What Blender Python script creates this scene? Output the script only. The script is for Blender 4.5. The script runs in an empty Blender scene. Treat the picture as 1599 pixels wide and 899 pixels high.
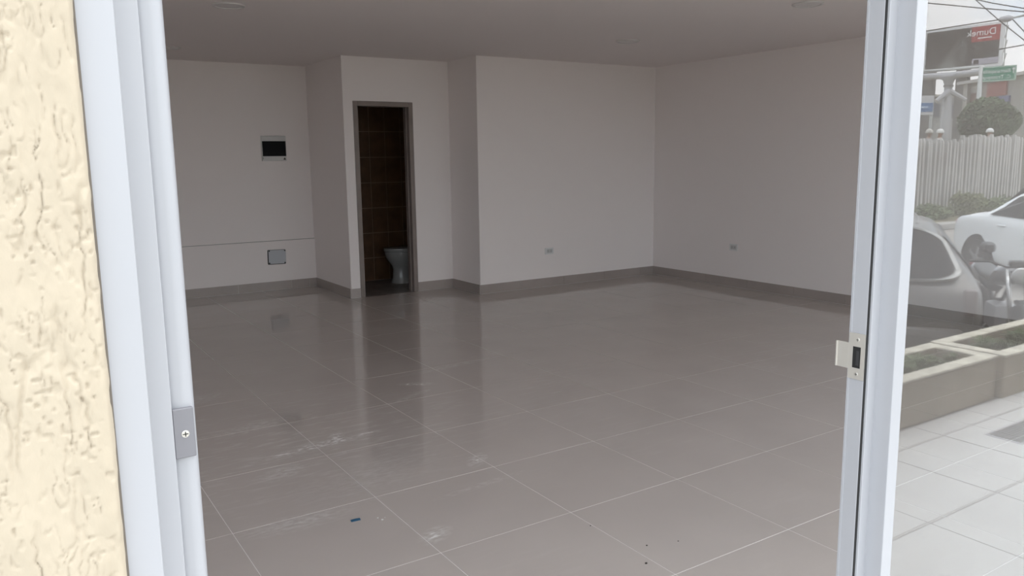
import bpy, bmesh, math, random
import numpy as np
from mathutils import Vector, Matrix
random.seed(7)
C = bpy.context.scene.collection
PI = math.pi

# ------------------------------------------------------------------ camera
YAW, PITCH, ROLL, FPX = 0.57458, 0.15959, -0.01369, 1246.78
CAM = Vector((-1.266, -4.2627, 1.429))
def cam_basis():
    f0 = Vector((math.sin(YAW), math.cos(YAW), 0)); r0 = Vector((math.cos(YAW), -math.sin(YAW), 0)); u0 = Vector((0, 0, 1))
    f = f0*math.cos(PITCH) - u0*math.sin(PITCH); u = u0*math.cos(PITCH) + f0*math.sin(PITCH)
    r = r0*math.cos(ROLL) + u*math.sin(ROLL); u2 = u*math.cos(ROLL) - r0*math.sin(ROLL)
    return r, u2, f
CR, CU, CF = cam_basis()
cd = bpy.data.cameras.new('camera'); cam = bpy.data.objects.new('camera', cd); C.objects.link(cam)
cd.sensor_fit = 'HORIZONTAL'; cd.sensor_width = 36.0; cd.lens = FPX/1599*36; cd.clip_start = 0.02; cd.clip_end = 500
cam.matrix_world = Matrix(((CR.x, CU.x, -CF.x, CAM.x), (CR.y, CU.y, -CF.y, CAM.y), (CR.z, CU.z, -CF.z, CAM.z), (0, 0, 0, 1)))
bpy.context.scene.camera = cam

# ------------------------------------------------------------------ sky, sun, exposure
w = bpy.data.worlds.new('world'); bpy.context.scene.world = w; w.use_nodes = True
nt = w.node_tree; nt.nodes.clear()
out = nt.nodes.new('ShaderNodeOutputWorld'); bg = nt.nodes.new('ShaderNodeBackground')
tc = nt.nodes.new('ShaderNodeTexCoord'); mp = nt.nodes.new('ShaderNodeMapping'); mp.inputs['Scale'].default_value = (1, 1, 2.6)
nz = nt.nodes.new('ShaderNodeTexNoise'); nz.inputs['Scale'].default_value = 3.2; nz.inputs['Detail'].default_value = 5
cr = nt.nodes.new('ShaderNodeValToRGB')
cr.color_ramp.elements[0].position = .40; cr.color_ramp.elements[0].color = (.74, .88, 1, 1)
cr.color_ramp.elements[1].position = .56; cr.color_ramp.elements[1].color = (1, 1, .995, 1)
nt.links.new(tc.outputs['Generated'], mp.inputs['Vector']); nt.links.new(mp.outputs['Vector'], nz.inputs['Vector'])
nt.links.new(nz.outputs['Fac'], cr.inputs['Fac']); nt.links.new(cr.outputs['Color'], bg.inputs['Color'])
bg.inputs['Strength'].default_value = 2.75
nt.links.new(bg.outputs['Background'], out.inputs['Surface'])
sd = bpy.data.lights.new('sun', 'SUN'); sd.energy = 5.0; sd.angle = math.radians(80); sd.color = (1, .97, .92)
sun = bpy.data.objects.new('sun', sd); C.objects.link(sun); sun.rotation_euler = (math.radians(-16), math.radians(10), 0)
vs = bpy.context.scene.view_settings
vs.view_transform = 'Standard'; vs.look = 'None'; vs.gamma = 1; vs.exposure = 0.08; vs.use_curve_mapping = False

# ------------------------------------------------------------------ pixel helpers (1599 x 899 frame)
YF = -3.30                                    # plane of the shop glass
def ray(x, y): return CF + CR*((x-799.5)/FPX) - CU*((y-449.5)/FPX)
def street(x, y, depth):                      # a point seen mirrored in the glass, at an optical depth
    P = CAM + ray(x, y)*depth; return Vector((P.x, 2*YF-P.y, P.z))
def street_z(x, y, z):                        # the same, on a level
    d = ray(x, y); return street(x, y, (z-CAM.z)/d.z)
def on_floor(x, y, z=0.0):
    d = ray(x, y); return CAM + d*((z-CAM.z)/d.z)

# ------------------------------------------------------------------ materials
MATS = {}
def mat(name, col, rough=.5, metal=0.0, bump=None, var=None, spec=None, coat=0.0, emit=None):
    """bump=(scale, strength, distance, mapping scale); var=(scale, amount)"""
    if name in MATS: return MATS[name]
    m = bpy.data.materials.new(name); m.use_nodes = True; n = m.node_tree; b = n.nodes['Principled BSDF']
    b.inputs['Base Color'].default_value = (*col, 1); b.inputs['Roughness'].default_value = rough; b.inputs['Metallic'].default_value = metal
    if spec is not None: b.inputs['Specular IOR Level'].default_value = spec
    if coat: b.inputs['Coat Weight'].default_value = coat; b.inputs['Coat Roughness'].default_value = .05
    if bump or var:
        t = n.nodes.new('ShaderNodeNewGeometry')
    if var:
        q = n.nodes.new('ShaderNodeTexNoise'); q.inputs['Scale'].default_value = var[0]; q.inputs['Detail'].default_value = 4
        n.links.new(t.outputs['Position'], q.inputs['Vector'])
        r = n.nodes.new('ShaderNodeValToRGB'); a = var[1]
        r.color_ramp.elements[0].position = .3; r.color_ramp.elements[0].color = (*[max(0, c*(1-a)) for c in col], 1)
        r.color_ramp.elements[1].position = .7; r.color_ramp.elements[1].color = (*[min(1, c*(1+a)) for c in col], 1)
        n.links.new(q.outputs['Fac'], r.inputs['Fac']); n.links.new(r.outputs['Color'], b.inputs['Base Color'])
    if bump:
        mpn = n.nodes.new('ShaderNodeMapping'); mpn.inputs['Scale'].default_value = bump[3] if len(bump) > 3 else (1, 1, 1)
        q = n.nodes.new('ShaderNodeTexNoise'); q.inputs['Scale'].default_value = bump[0]; q.inputs['Detail'].default_value = 5
        bp = n.nodes.new('ShaderNodeBump'); bp.inputs['Strength'].default_value = bump[1]; bp.inputs['Distance'].default_value = bump[2]
        n.links.new(t.outputs['Position'], mpn.inputs['Vector']); n.links.new(mpn.outputs['Vector'], q.inputs['Vector'])
        n.links.new(q.outputs['Fac'], bp.inputs['Height']); n.links.new(bp.outputs['Normal'], b.inputs['Normal'])
    MATS[name] = m
    return m

def glass_mat():
    m = bpy.data.materials.new('reflective_shop_glass'); m.use_nodes = True; n = m.node_tree; n.nodes.clear()
    o = n.nodes.new('ShaderNodeOutputMaterial'); tr = n.nodes.new('ShaderNodeBsdfTransparent'); gl = n.nodes.new('ShaderNodeBsdfGlossy')
    tr.inputs['Color'].default_value = (.925, .94, .94, 1); gl.inputs['Roughness'].default_value = 0.0; gl.inputs['Color'].default_value = (.97, .98, 1, 1)
    mx = n.nodes.new('ShaderNodeMixShader'); fr = n.nodes.new('ShaderNodeLayerWeight'); fr.inputs['Blend'].default_value = .5
    pw = n.nodes.new('ShaderNodeMath'); pw.operation = 'POWER'; pw.inputs[1].default_value = 5; n.links.new(fr.outputs['Facing'], pw.inputs[0])
    mr = n.nodes.new('ShaderNodeMapRange'); mr.inputs[3].default_value = .10; mr.inputs[4].default_value = 1.0; n.links.new(pw.outputs[0], mr.inputs[0])      # Schlick, both faces alike
    n.links.new(mr.outputs[0], mx.inputs['Fac']); n.links.new(tr.outputs['BSDF'], mx.inputs[1]); n.links.new(gl.outputs['BSDF'], mx.inputs[2])
    n.links.new(mx.outputs['Shader'], o.inputs['Surface'])
    return m

# floor tiles: polished greige porcelain with wiped plaster dust
def tile_mat():
    m = bpy.data.materials.new('polished_porcelain'); m.use_nodes = True; n = m.node_tree; b = n.nodes['Principled BSDF']; L = n.links.new
    g = n.nodes.new('ShaderNodeNewGeometry'); P = g.outputs['Position']
    def noise(scale, det, ms=(1, 1, 1), rot=0.0):
        k = n.nodes.new('ShaderNodeMapping'); k.inputs['Scale'].default_value = ms; k.inputs['Rotation'].default_value = (0, 0, rot)
        q = n.nodes.new('ShaderNodeTexNoise'); q.inputs['Scale'].default_value = scale; q.inputs['Detail'].default_value = det
        L(P, k.inputs['Vector']); L(k.outputs['Vector'], q.inputs['Vector']); return q.outputs['Fac']
    def mth(op, a, c):
        q = n.nodes.new('ShaderNodeMath'); q.operation = op
        for i, v in enumerate((a, c)):
            if isinstance(v, (int, float)): q.inputs[i].default_value = v
            else: L(v, q.inputs[i])
        return q.outputs[0]
    def rng(v, a, c, d=0.0, e=1.0):
        q = n.nodes.new('ShaderNodeMapRange'); q.inputs[1].default_value = a; q.inputs[2].default_value = c; q.inputs[3].default_value = d; q.inputs[4].default_value = e
        L(v, q.inputs[0]); return q.outputs[0]
    def blob(cx, cy, rx, ry, ang):          # a soft wiped patch with a centre, a length and a width on the floor
        k = n.nodes.new('ShaderNodeMapping'); k.vector_type = 'TEXTURE'
        k.inputs['Location'].default_value = (cx, cy, 0); k.inputs['Rotation'].default_value = (0, 0, ang); k.inputs['Scale'].default_value = (rx, ry, 1)
        L(P, k.inputs['Vector']); q = n.nodes.new('ShaderNodeTexGradient'); q.gradient_type = 'SPHERICAL'
        L(k.outputs['Vector'], q.inputs['Vector']); return q.outputs['Fac']
    streak = rng(noise(5, 8, (1, 5.5, 1), .25), .53, .80)
    streak2 = rng(noise(9, 8, (1, 3.5, 1), -.5), .58, .82)
    area = rng(noise(.9, 3), .45, .68)
    dust = mth('MULTIPLY', mth('ADD', streak, streak2), area)
    big = mth('MULTIPLY', blob(-.05, -.35, 1.3, 1.0, .3), mth('ADD', streak, streak2))
    dust = mth('ADD', mth('MULTIPLY', dust, .12), mth('MULTIPLY', big, .55))
    fine = rng(noise(26, 9, (1, 2.2, 1), .35), .40, .66)
    for (cx, cy, rx, ry, an, k) in [(.02, -.45, .42, .055, .10, .9), (.13, -.38, .12, .05, 1.0, .9), (-.25, -.70, .16, .09, .3, .55), (.05, -1.66, .10, .06, .5, .9),
                                    (.58, -1.08, .11, .055, .8, .9), (-.35, -1.25, .28, .09, .0, .45), (.93, .29, .14, .05, 2.6, .8), (.75, .05, .25, .04, .4, .5),
                                    (-.15, .05, .35, .10, .2, .4), (-.4, .75, .3, .12, .2, .4), (1.3, .55, .5, .05, .1, .3), (.1, -.95, .5, .25, .2, .18), (.45, -1.35, .3, .03, .1, .3), (2.4, 3.1, .7, .5, .2, .22), (1.9, 2.0, .6, .35, .2, .15)]:
        dust = mth('ADD', dust, mth('MULTIPLY', mth('MULTIPLY', blob(cx, cy, rx, ry, an), fine), k*1.3))
    dust = rng(dust, 0, 1, 0, .8)
    mx = n.nodes.new('ShaderNodeMix'); mx.data_type = 'RGBA'
    cl = n.nodes.new('ShaderNodeValToRGB'); cl.color_ramp.elements[0].color = (.48, .425, .40, 1); cl.color_ramp.elements[1].color = (.55, .49, .463, 1)
    L(noise(2.3, 5), cl.inputs['Fac'])
    L(dust, mx.inputs['Factor']); L(cl.outputs['Color'], mx.inputs['A']); mx.inputs['B'].default_value = (.82, .81, .80, 1)
    L(mx.outputs['Result'], b.inputs['Base Color'])
    haze = rng(noise(1.4, 4), .35, .7, .03, .085)
    L(mth('ADD', haze, mth('MULTIPLY', dust, .5)), b.inputs['Roughness'])
    b.inputs['Specular IOR Level'].default_value = .5
    return m

def picture_mat(name):      # dark printed picture of pale drifting smoke
    m = bpy.data.materials.new(name); m.use_nodes = True; n = m.node_tree; b = n.nodes['Principled BSDF']; L = n.links.new
    t = n.nodes.new('ShaderNodeTexCoord'); q = n.nodes.new('ShaderNodeTexNoise'); q.inputs['Scale'].default_value = .35; q.inputs['Detail'].default_value = 7; q.inputs['Distortion'].default_value = 1.2
    r = n.nodes.new('ShaderNodeValToRGB'); r.color_ramp.elements[0].position = .42; r.color_ramp.elements[0].color = (.022, .022, .018, 1); r.color_ramp.elements[1].position = .75; r.color_ramp.elements[1].color = (.22, .23, .22, 1)
    L(t.outputs['Object'], q.inputs['Vector']); L(q.outputs['Fac'], r.inputs['Fac']); L(r.outputs['Color'], b.inputs['Base Color']); b.inputs['Roughness'].default_value = .6
    return m

M_wall = mat('white_wall_paint', (.87, .80, .78), .75, bump=(60, .12, .002))
M_ceil = mat('white_ceiling_paint', (.82, .75, .73), .8)
M_tile = tile_mat()
M_grout = mat('pale_grout', (.80, .77, .75), .8)
M_base = mat('baseboard_tile', (.375, .32, .297), .25, var=(2, .08))
M_alu = mat('white_powder_coat', (.385, .39, .415), .32, var=(1.5, .015))
M_alu2 = mat('white_aluminium_edge', (.375, .375, .385), .35)
M_rubber = mat('black_rubber', (.02, .02, .02), .7)
M_steel = mat('brushed_steel', (.60, .575, .53), .38, .55, bump=(90, .05, .001, (1, 1, 12)))
M_zinc = mat('grey_zinc', (.42, .42, .44), .5, .2)
M_stucco = mat('cream_stucco', (.46, .395, .305), .85, bump=(240, .35, .0016, (1, 1, .5)), var=(18, .05))
M_stuccob = mat('cream_stucco_rough', (.46, .395, .305), .85, bump=(55, .9, .006, (1, 1, .25)), var=(18, .05))
M_concrete = mat('grey_concrete', (.36, .35, .33), .85, bump=(40, .3, .004), var=(2, .2))
M_dframe = mat('taupe_door_frame', (.245, .20, .18), .5, var=(6, .1))
M_brown = mat('brown_wall_tile', (.105, .052, .026), .35, var=(7, .3))
M_bgrout = mat('tan_grout', (.30, .215, .16), .8)
M_porc = mat('white_porcelain', (.34, .335, .33), .12)
M_plastic = mat('white_plastic', (.74, .72, .71), .4)
M_greypl = mat('grey_cover_plastic', (.50, .51, .54), .45)
M_black = mat('smoked_black_window', (.006, .006, .007), .6, spec=.15)
M_dark = mat('dark_hole', (.012, .012, .012), .8)

# ------------------------------------------------------------------ mesh helpers
class MB:
    def __init__(s): s.bm = bmesh.new()
    def box(s, lo, hi, bev=0.0, seg=1, mtx=None):
        r = bmesh.ops.create_cube(s.bm, size=1.0); v = r['verts']
        lo = Vector(lo); hi = Vector(hi); c = (lo+hi)/2; d = hi-lo
        for q in v: q.co = Vector((q.co.x*d.x, q.co.y*d.y, q.co.z*d.z)) + c
        if bev:
            e = list({e for q in v for e in q.link_edges})
            rr = bmesh.ops.bevel(s.bm, geom=e, offset=bev, segments=seg, affect='EDGES', profile=.5)
            v = list({q for f in rr['faces'] for q in f.verts} | {q for q in v if q.is_valid})
        if mtx is not None:
            for q in v: q.co = mtx @ q.co
        return s
    def tube(s, pts, rad, n=8, cap=True):
        pts = [Vector(p) for p in pts]; rings = []
        rad = rad if isinstance(rad, (list, tuple)) else [rad]*len(pts)
        a = None
        for i, p in enumerate(pts):
            d = (pts[min(i+1, len(pts)-1)] - pts[max(i-1, 0)]).normalized()
            if a is None:
                a = d.orthogonal().normalized()
            else:
                a = (a - d*a.dot(d)).normalized()
            b = d.cross(a)
            rings.append([s.bm.verts.new(p + (a*math.cos(2*PI*k/n) + b*math.sin(2*PI*k/n))*rad[i]) for k in range(n)])
        for q, r in zip(rings, rings[1:]):
            for k in range(n): s.bm.faces.new((q[k], q[(k+1) % n], r[(k+1) % n], r[k]))
        if cap:
            s.bm.faces.new(rings[0][::-1]); s.bm.faces.new(rings[-1])
        return s
    def rings(s, rs, cap=True, closed=True):
        R = [[s.bm.verts.new(p) for p in r] for r in rs]; n = len(R[0])
        for q, r in zip(R, R[1:]):
            for k in range(n if closed else n-1): s.bm.faces.new((q[k], q[(k+1) % n], r[(k+1) % n], r[k]))
        if cap:
            s.bm.faces.new(R[0][::-1]); s.bm.faces.new(R[-1])
        return s
    def lathe(s, prof, c=(0, 0, 0), n=32, sx=1.0, sy=1.0):
        c = Vector(c); return s.rings([[c + Vector((r*sx*math.cos(2*PI*k/n), r*sy*math.sin(2*PI*k/n), z)) for k in range(n)] for r, z in prof])
    def prism(s, poly, h0, h1, axis='z'):
        def P(u, v, h): return {'z': (u, v, h), 'y': (u, h, v), 'x': (h, u, v)}[axis]
        return s.rings([[P(u, v, h0) for u, v in poly], [P(u, v, h1) for u, v in poly]])
    def poly(s, pts):
        s.bm.faces.new([s.bm.verts.new(p) for p in pts]); return s
    def sphere(s, c, r, sub=2, sc=(1, 1, 1)):
        q = bmesh.ops.create_icosphere(s.bm, subdivisions=sub, radius=r)
        for v in q['verts']: v.co = Vector((v.co.x*sc[0], v.co.y*sc[1], v.co.z*sc[2])) + Vector(c)
        return s
    def build(s, name, m, parent=None, smooth=False, loc=None, ang=None):
        bmesh.ops.recalc_face_normals(s.bm, faces=s.bm.faces)
        me = bpy.data.meshes.new(name); s.bm.to_mesh(me); s.bm.free()
        me.materials.append(m)
        if smooth:
            me.polygons.foreach_set('use_smooth', [True]*len(me.polygons))
            if ang: me.set_sharp_from_angle(angle=math.radians(ang))
        o = bpy.data.objects.new(name, me); C.objects.link(o)
        if parent: o.parent = parent
        if loc: o.location = loc
        return o
def tag(o, label=None, cat=None, group=None, kind=None):
    if label: o['label'] = label
    if cat: o['category'] = cat
    if group: o['group'] = group
    if kind: o['kind'] = kind
    return o
def empty(name, loc, rz=0.0, label=None, cat=None, group=None, kind=None):
    o = bpy.data.objects.new(name, None); C.objects.link(o); o.location = loc; o.rotation_euler = (0, 0, rz); o.empty_display_size = .1
    return tag(o, label, cat, group, kind)
def struct(mb, name, m, **k): return tag(mb.build(name, m, **k), kind='structure')
def inst(name, mesh, parent, loc, rot=(0, 0, 0), scale=(1, 1, 1)):
    o = bpy.data.objects.new(name, mesh); C.objects.link(o); o.parent = parent; o.location = loc; o.rotation_euler = rot; o.scale = scale; return o
def copy_tree(o, parent=None):
    c = o.copy(); C.objects.link(c); c.parent = parent
    for ch in list(o.children): copy_tree(ch, c)
    return c
def superrect(w, h, r, n=5):        # rounded rectangle outline centred on 0
    p = []
    for cx, cy, a0 in ((w/2-r, h/2-r, 0), (-w/2+r, h/2-r, PI/2), (-w/2+r, -h/2+r, PI), (w/2-r, -h/2+r, 1.5*PI)):
        for k in range(n+1):
            a = a0 + PI/2*k/n; p.append((cx+r*math.cos(a), cy+r*math.sin(a)))
    return p
def text_mesh(name, s, size, m, parent, mtx, align='LEFT'):
    cu = bpy.data.curves.new(name, 'FONT'); cu.body = s; cu.size = size; cu.align_x = align; cu.extrude = .004
    t = bpy.data.objects.new(name+'_curve', cu); C.objects.link(t)
    bpy.context.view_layer.update()
    me = bpy.data.meshes.new_from_object(t.evaluated_get(bpy.context.evaluated_depsgraph_get()))
    bpy.data.objects.remove(t); me.materials.clear(); me.materials.append(m)
    o = bpy.data.objects.new(name, me); C.objects.link(o); o.parent = parent; o.matrix_local = mtx; return o

# ================================================================== ROOM SHELL
ZC = 2.49; XL = -4.4; XR = 5.56; YB = 4.75; Y3 = 3.66; Y5 = 3.05; X2 = 1.84; X4 = 3.065; YFI = -3.20
T = .6; G = .0028
PAVE = -.18; ROAD = -.46
floor = struct(MB().box((XL, -3.34, -.12), (XR, 4.75, -.0012)), 'floor', M_grout)
tm = MB().box((G/2, G/2, -.008), (T-G/2, T-G/2, 0), bev=.0006).build('tile_master', M_tile); tile_me = tm.data; bpy.data.objects.remove(tm)
def cut_tile(x0, y0, x1, y1):
    me = MB().box((G/2, G/2, -.008), (x1-x0-G/2, y1-y0-G/2, 0)).build('tmp', M_tile); q = me.data; bpy.data.objects.remove(me); return q
for i in range(-8, 10):
    for j in range(-6, 8):
        x0, x1 = max(i*T, XL), min((i+1)*T, XR); y0, y1 = max(j*T, -3.24), min((j+1)*T, YB)
        if x1-x0 < .01 or y1-y0 < .01: continue
        # clip away the bathroom box and the block behind the far wall
        parts = [(x0, y0, x1, y1)]
        if x1 > X4 and y1 > Y5:
            parts = [(x0, y0, x1, min(y1, Y5))] + ([(x0, Y5, min(x1, X4), y1)] if x0 < X4 else [])
        res = []
        for a, b, c, d in parts:
            if c > X2 and d > Y3:
                res += [(a, b, c, min(d, Y3))] + ([(a, Y3, min(c, X2), d)] if a < X2 else [])
            else: res.append((a, b, c, d))
        for a, b, c, d in res:
            if c-a < .012 or d-b < .012: continue
            full = abs(c-a-T) < 1e-6 and abs(d-b-T) < 1e-6
            inst('floor_tile', tile_me if full else cut_tile(a, b, c, d), floor, (a, b, random.uniform(-.0003, .0001)))
# door threshold strip
ceiling = struct(MB().box((XL-.15, -3.34, ZC), (XR+.15, 5.0, ZC+.15)), 'ceiling', M_ceil)
wb = struct(MB().box((XL-.15, YB, -.1), (X2, YB+.15, ZC)), 'wall_back', M_wall)
MB().box((XL, YB-.02, 0), (X2, YB+.001, .556), bev=.002).build('plinth', M_wall, wb)
MB().box((XL, YB-.012, .556), (X2, YB+.001, .5605)).build('plinth_shadow_gap', mat('shadow_gap_grey', (.34, .32, .31), .9), wb)  # grey strip that paints the shadow line above the plinth
wl_ = MB().box((XL-.15, -1.0, -.1), (XL, YB, ZC)); wl_.box((XL-.15, -3.2, 2.35), (XL, -1.0, ZC)); struct(wl_, 'wall_left', M_wall)  # front part left open for the added side window
struct(MB().box((XR, -3.30, -.1), (XR+.15, Y5+.15, ZC)), 'wall_right', M_wall)
struct(MB().box((X4, Y5, -.1), (XR, Y5+.15, ZC)), 'wall_far', M_wall)
struct(MB().box((X4, Y5+.15, -.1), (X4+.12, Y3, ZC)), 'wall_jog', M_wall)
struct(MB().box((X2, Y3, -.1), (X2+.10, YB+.15, ZC)), 'wall_bathroom_left', M_wall)
# bathroom front wall around the doorway
DX0, DX1, DZ = 1.945, 2.62, 2.045
bf = MB().box((X2+.10, Y3, -.1), (DX0, Y3+.12, ZC)); bf.box((DX1, Y3, -.1), (X4+.30, Y3+.12, ZC)); bf.box((DX0, Y3, DZ), (DX1, Y3+.12, ZC))
struct(bf, 'wall_bathroom_front', M_wall)
d1 = empty('door_1', (0, 0, 0), kind='structure')
F = .05
MB().box((DX0, Y3-.012, 0), (DX0+F, Y3+.13, DZ), bev=.003).build('jamb', M_dframe, d1)
MB().box((DX1-F, Y3-.012, 0), (DX1, Y3+.13, DZ), bev=.003).build('jamb', M_dframe, d1)
MB().box((DX0+F, Y3-.012, DZ-F), (DX1-F, Y3+.13, DZ), bev=.003).build('head', M_dframe, d1)
for sx, x in ((1, DX0+F), (-1, DX1-F)):
    MB().box((min(x, x+sx*.012), Y3+.045, 0), (max(x, x+sx*.012), Y3+.065, DZ-F)).build('door_stop', M_dframe, d1)
# bathroom inside: brown tiled walls
BXR = 3.27; BYB = 4.72
BU = (lambda d: (CAM + d*((BYB-CAM.y)/d.y)).x)(ray(581, 335))          # an upright joint of the back wall
OFU = .20-((BU-(X2+.13)) % .20)
def tiled_wall(name, org, ux, W_, H_, tw, th, offu=0.0, offv=0.0, nrm=(0, -1)):
    """a tiled face: origin, horizontal direction ux, tiles proud along nrm"""
    ux = Vector((ux[0], ux[1], 0)); nv = Vector((nrm[0], nrm[1], 0)); org = Vector(org)
    c = [org, org+ux*W_, org+ux*W_-nv*.03, org-nv*.03]
    s_ = struct(MB().rings([[p for p in c], [p+Vector((0, 0, H_)) for p in c]]), name, M_bgrout)
    u = -offu; g = .006
    while u < W_:
        u0, u1 = max(u, 0), min(u+tw, W_); v = -offv
        while v < H_:
            v0, v1 = max(v, 0), min(v+th, H_)
            if u1-u0 > .02 and v1-v0 > .02:
                b = [(u0+g/2, v0+g/2), (u1-g/2, v0+g/2), (u1-g/2, v1-g/2), (u0+g/2, v1-g/2)]
                MB().rings([[org+ux*a+Vector((0, 0, q))-nv*.002 for a, q in b], [org+ux*a+Vector((0, 0, q))+nv*.004 for a, q in b]]).build('wall_tile', M_brown, s_)
            v += th
        u += tw
tiled_wall('wall_bathroom_back', (X2+.13, BYB, 0), (1, 0), BXR-X2-.13, ZC, .20, .30, offu=OFU, offv=.024)
tiled_wall('wall_bathroom_right', (BXR, BYB, 0), (0, -1), BYB-Y3-.12, ZC, .20, .30, offv=.024, nrm=(-1, 0))
tiled_wall('wall_bathroom_side', (X2+.13, Y3+.12, 0), (0, 1), BYB-Y3-.12, ZC, .20, .30, offv=.024, nrm=(1, 0))
M_bfloor = mat('dusty_bathroom_floor', (.17, .15, .14), .35, var=(5, .45))
fb = struct(MB().box((X2+.10, Y3, -.1), (BXR+.1, YB+.1, -.003)), 'floor_bathroom', M_bgrout)
for i in range(5):
    for j in range(4):
        a, b = X2+.13+i*.3, Y3+j*.3
        c, d = min(a+.3, BXR), min(b+.3, BYB)
        if c-a > .02 and d-b > .02: MB().box((a+.0015, b+.0015, -.008), (c-.0015, d-.0015, -.0005)).build('floor_tile', M_bfloor, fb)
# baseboards, tile by tile
def baseboard(name, p0, p1, nrm, cuts):
    p0 = Vector((*p0, 0)); p1 = Vector((*p1, 0)); d = (p1-p0); Ln = d.length; d.normalize(); n = Vector((*nrm, 0))
    s_ = empty(name, p0, kind='structure')
    for a, b in zip(cuts, cuts[1:]):
        c = [d*(a+.0012), d*(b-.0012), d*(b-.0012)+n*.009, d*(a+.0012)+n*.009]
        MB().rings([[q+Vector((0, 0, .002)) for q in c], [q+Vector((0, 0, .098)) for q in c]]).build('baseboard_tile', M_base, s_)
    c = [d*0, d*Ln, d*Ln+n*.006, n*.006]
    MB().rings([[q for q in c], [q+Vector((0, 0, .096)) for q in c]]).build('grout_bed', M_grout, s_)
def cuts(L, first): 
    r = [0]; x = first
    while x < L-.02: r.append(x); x += .6
    return r+[L]
baseboard('baseboard_back', (XL, YB-.02), (X2, YB-.02), (0, -1), cuts(X2-XL, .54)[:-1]+[X2-XL-.09, X2-XL])
baseboard('baseboard_bathroom', (X2, YB-.02), (X2, Y3), (-1, 0), cuts(YB-.02-Y3, .6))
baseboard('baseboard_doorway_left', (X2-.009, Y3), (DX0, Y3), (0, -1), [0, DX0-X2+.009])
baseboard('baseboard_doorway_right', (DX1, Y3), (X4, Y3), (0, -1), cuts(X4-DX1, .31))
baseboard('baseboard_jog', (X4, Y3), (X4, Y5), (-1, 0), cuts(Y3-Y5, .2))
baseboard('baseboard_far', (X4-.009, Y5), (XR, Y5), (0, -1), [0, .52, 1.12, 1.72, 2.29, XR-X4+.009])
baseboard('baseboard_right', (XR, Y5), (XR, -3.2), (-1, 0), [0, .30, .90, 1.50, 2.10, 2.70, 3.30, 3.9, 4.5, 5.1, 5.7, Y5+3.2])

# ================================================================== SHOP FRONT
SX = -1.178                                   # edge of the rendered pillar
YS = -3.335                                   # face of the stucco
PL = -2.05                                    # far edge of the pillar
wf = MB().box((PL, YS+.012, -.6), (SX, -3.2, 3.05)); wf.box((SX, -3.30, 2.42), (XR+.15, -3.2, 3.05)); wf.box((-4.8, -3.30, 2.42), (PL, -3.2, 3.05)); wf.box((XL-.15, -3.3, -.6), (XL, -3.2, 3.05))
wfo = struct(wf, 'wall_front', M_stuccob)
struct(MB().box((PL, -3.201, 0), (SX, -3.195, ZC)), 'wall_front_inside', M_wall)
struct(MB().box((XR+.0, -3.36, -.6), (XR+1.5, -3.2, 3.05)), 'wall_front_right', M_stuccob)
# heavily trowelled stucco relief on the pillar
def vnoise(x, y, seed):
    xi = np.floor(x).astype(int); yi = np.floor(y).astype(int); fx = x-xi; fy = y-yi
    fx = fx*fx*(3-2*fx); fy = fy*fy*(3-2*fy)
    def h(a, b):
        q = (a*374761393 + b*668265263 + seed*1274126177) & 0x7fffffff
        q = ((q ^ (q >> 13))*1274126177) & 0x7fffffff
        return ((q ^ (q >> 16)) & 0xffff)/65535.0
    return (h(xi, yi)*(1-fx)+h(xi+1, yi)*fx)*(1-fy) + (h(xi, yi+1)*(1-fx)+h(xi+1, yi+1)*fx)*fy
xs = np.arange(-1.52, SX+.0001, .0015); zs = np.arange(.75, 1.85, .0018); nx, nz_ = len(xs), len(zs)
Xg, Zg = np.meshgrid(xs, zs)
wx = Xg + .008*(vnoise(Xg*40, Zg*30, 3)-.5) + .005*(vnoise(Xg*110, Zg*95, 4)-.5)
def lines(fx, fz, seed, wid, gfx, gfz, gthr):               # dragged grooves: long, upright, broken
    return np.clip(1-np.abs(vnoise(wx*fx, Zg*fz, seed)-.5)*2/wid, 0, 1)*np.clip((vnoise(Xg*gfx, Zg*gfz, seed+1)-gthr)*6, 0, 1)
groove = np.maximum(lines(52, 7, 11, .13, 34, 13, .55), lines(38, 6, 55, .09, 26, 10, .50))
groove2 = np.maximum(lines(120, 20, 15, .20, 60, 30, .50), lines(170, 30, 71, .2, 80, 44, .52))
pit = np.clip((vnoise(Xg*190+3, Zg*150, 21)-.73)*7, 0, 1)*np.clip((vnoise(Xg*24, Zg*16, 22)-.38)*4, 0, 1)
lump = vnoise(Xg*70, Zg*40, 31)*.0014 + vnoise(Xg*16, Zg*6, 32)*.0018 + vnoise(wx*150, Zg*30, 33)*.0011 + vnoise(wx*260, Zg*90, 34)*.0006
Hh = lump - .0031*groove - .0019*groove2 - .0022*pit
edge = np.clip((SX-Xg)/.005, 0, 1); Hh = Hh*edge
Yg = YS + .004 - Hh - .004*edge + .010*np.clip((Xg-(SX-.0012))/.0012, 0, 1)
Xw = Xg.copy(); Xw[:, -1] += .004*(vnoise(Zg[:, -1]*60, Zg[:, -1]*0+2, 41)-.5)
co = np.stack([Xw, Yg, Zg], -1).reshape(-1, 3).astype(np.float32)
idx = np.arange(nx*nz_).reshape(nz_, nx)
fc = np.stack([idx[:-1, :-1], idx[:-1, 1:], idx[1:, 1:], idx[1:, :-1]], -1).reshape(-1, 4)
me = bpy.data.meshes.new('stucco_relief'); me.vertices.add(len(co)); me.vertices.foreach_set('co', co.ravel())
me.loops.add(fc.size); me.loops.foreach_set('vertex_index', fc.ravel().astype(np.int32)); me.polygons.add(len(fc))
me.polygons.foreach_set('loop_start', np.arange(0, fc.size, 4, dtype=np.int32))
me.update(calc_edges=True); me.polygons.foreach_set('use_smooth', [True]*len(fc)); me.materials.append(M_stucco)
so = bpy.data.objects.new('stucco_relief', me); C.objects.link(so); so.parent = wfo; tag(so, kind='stuff')
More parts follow.
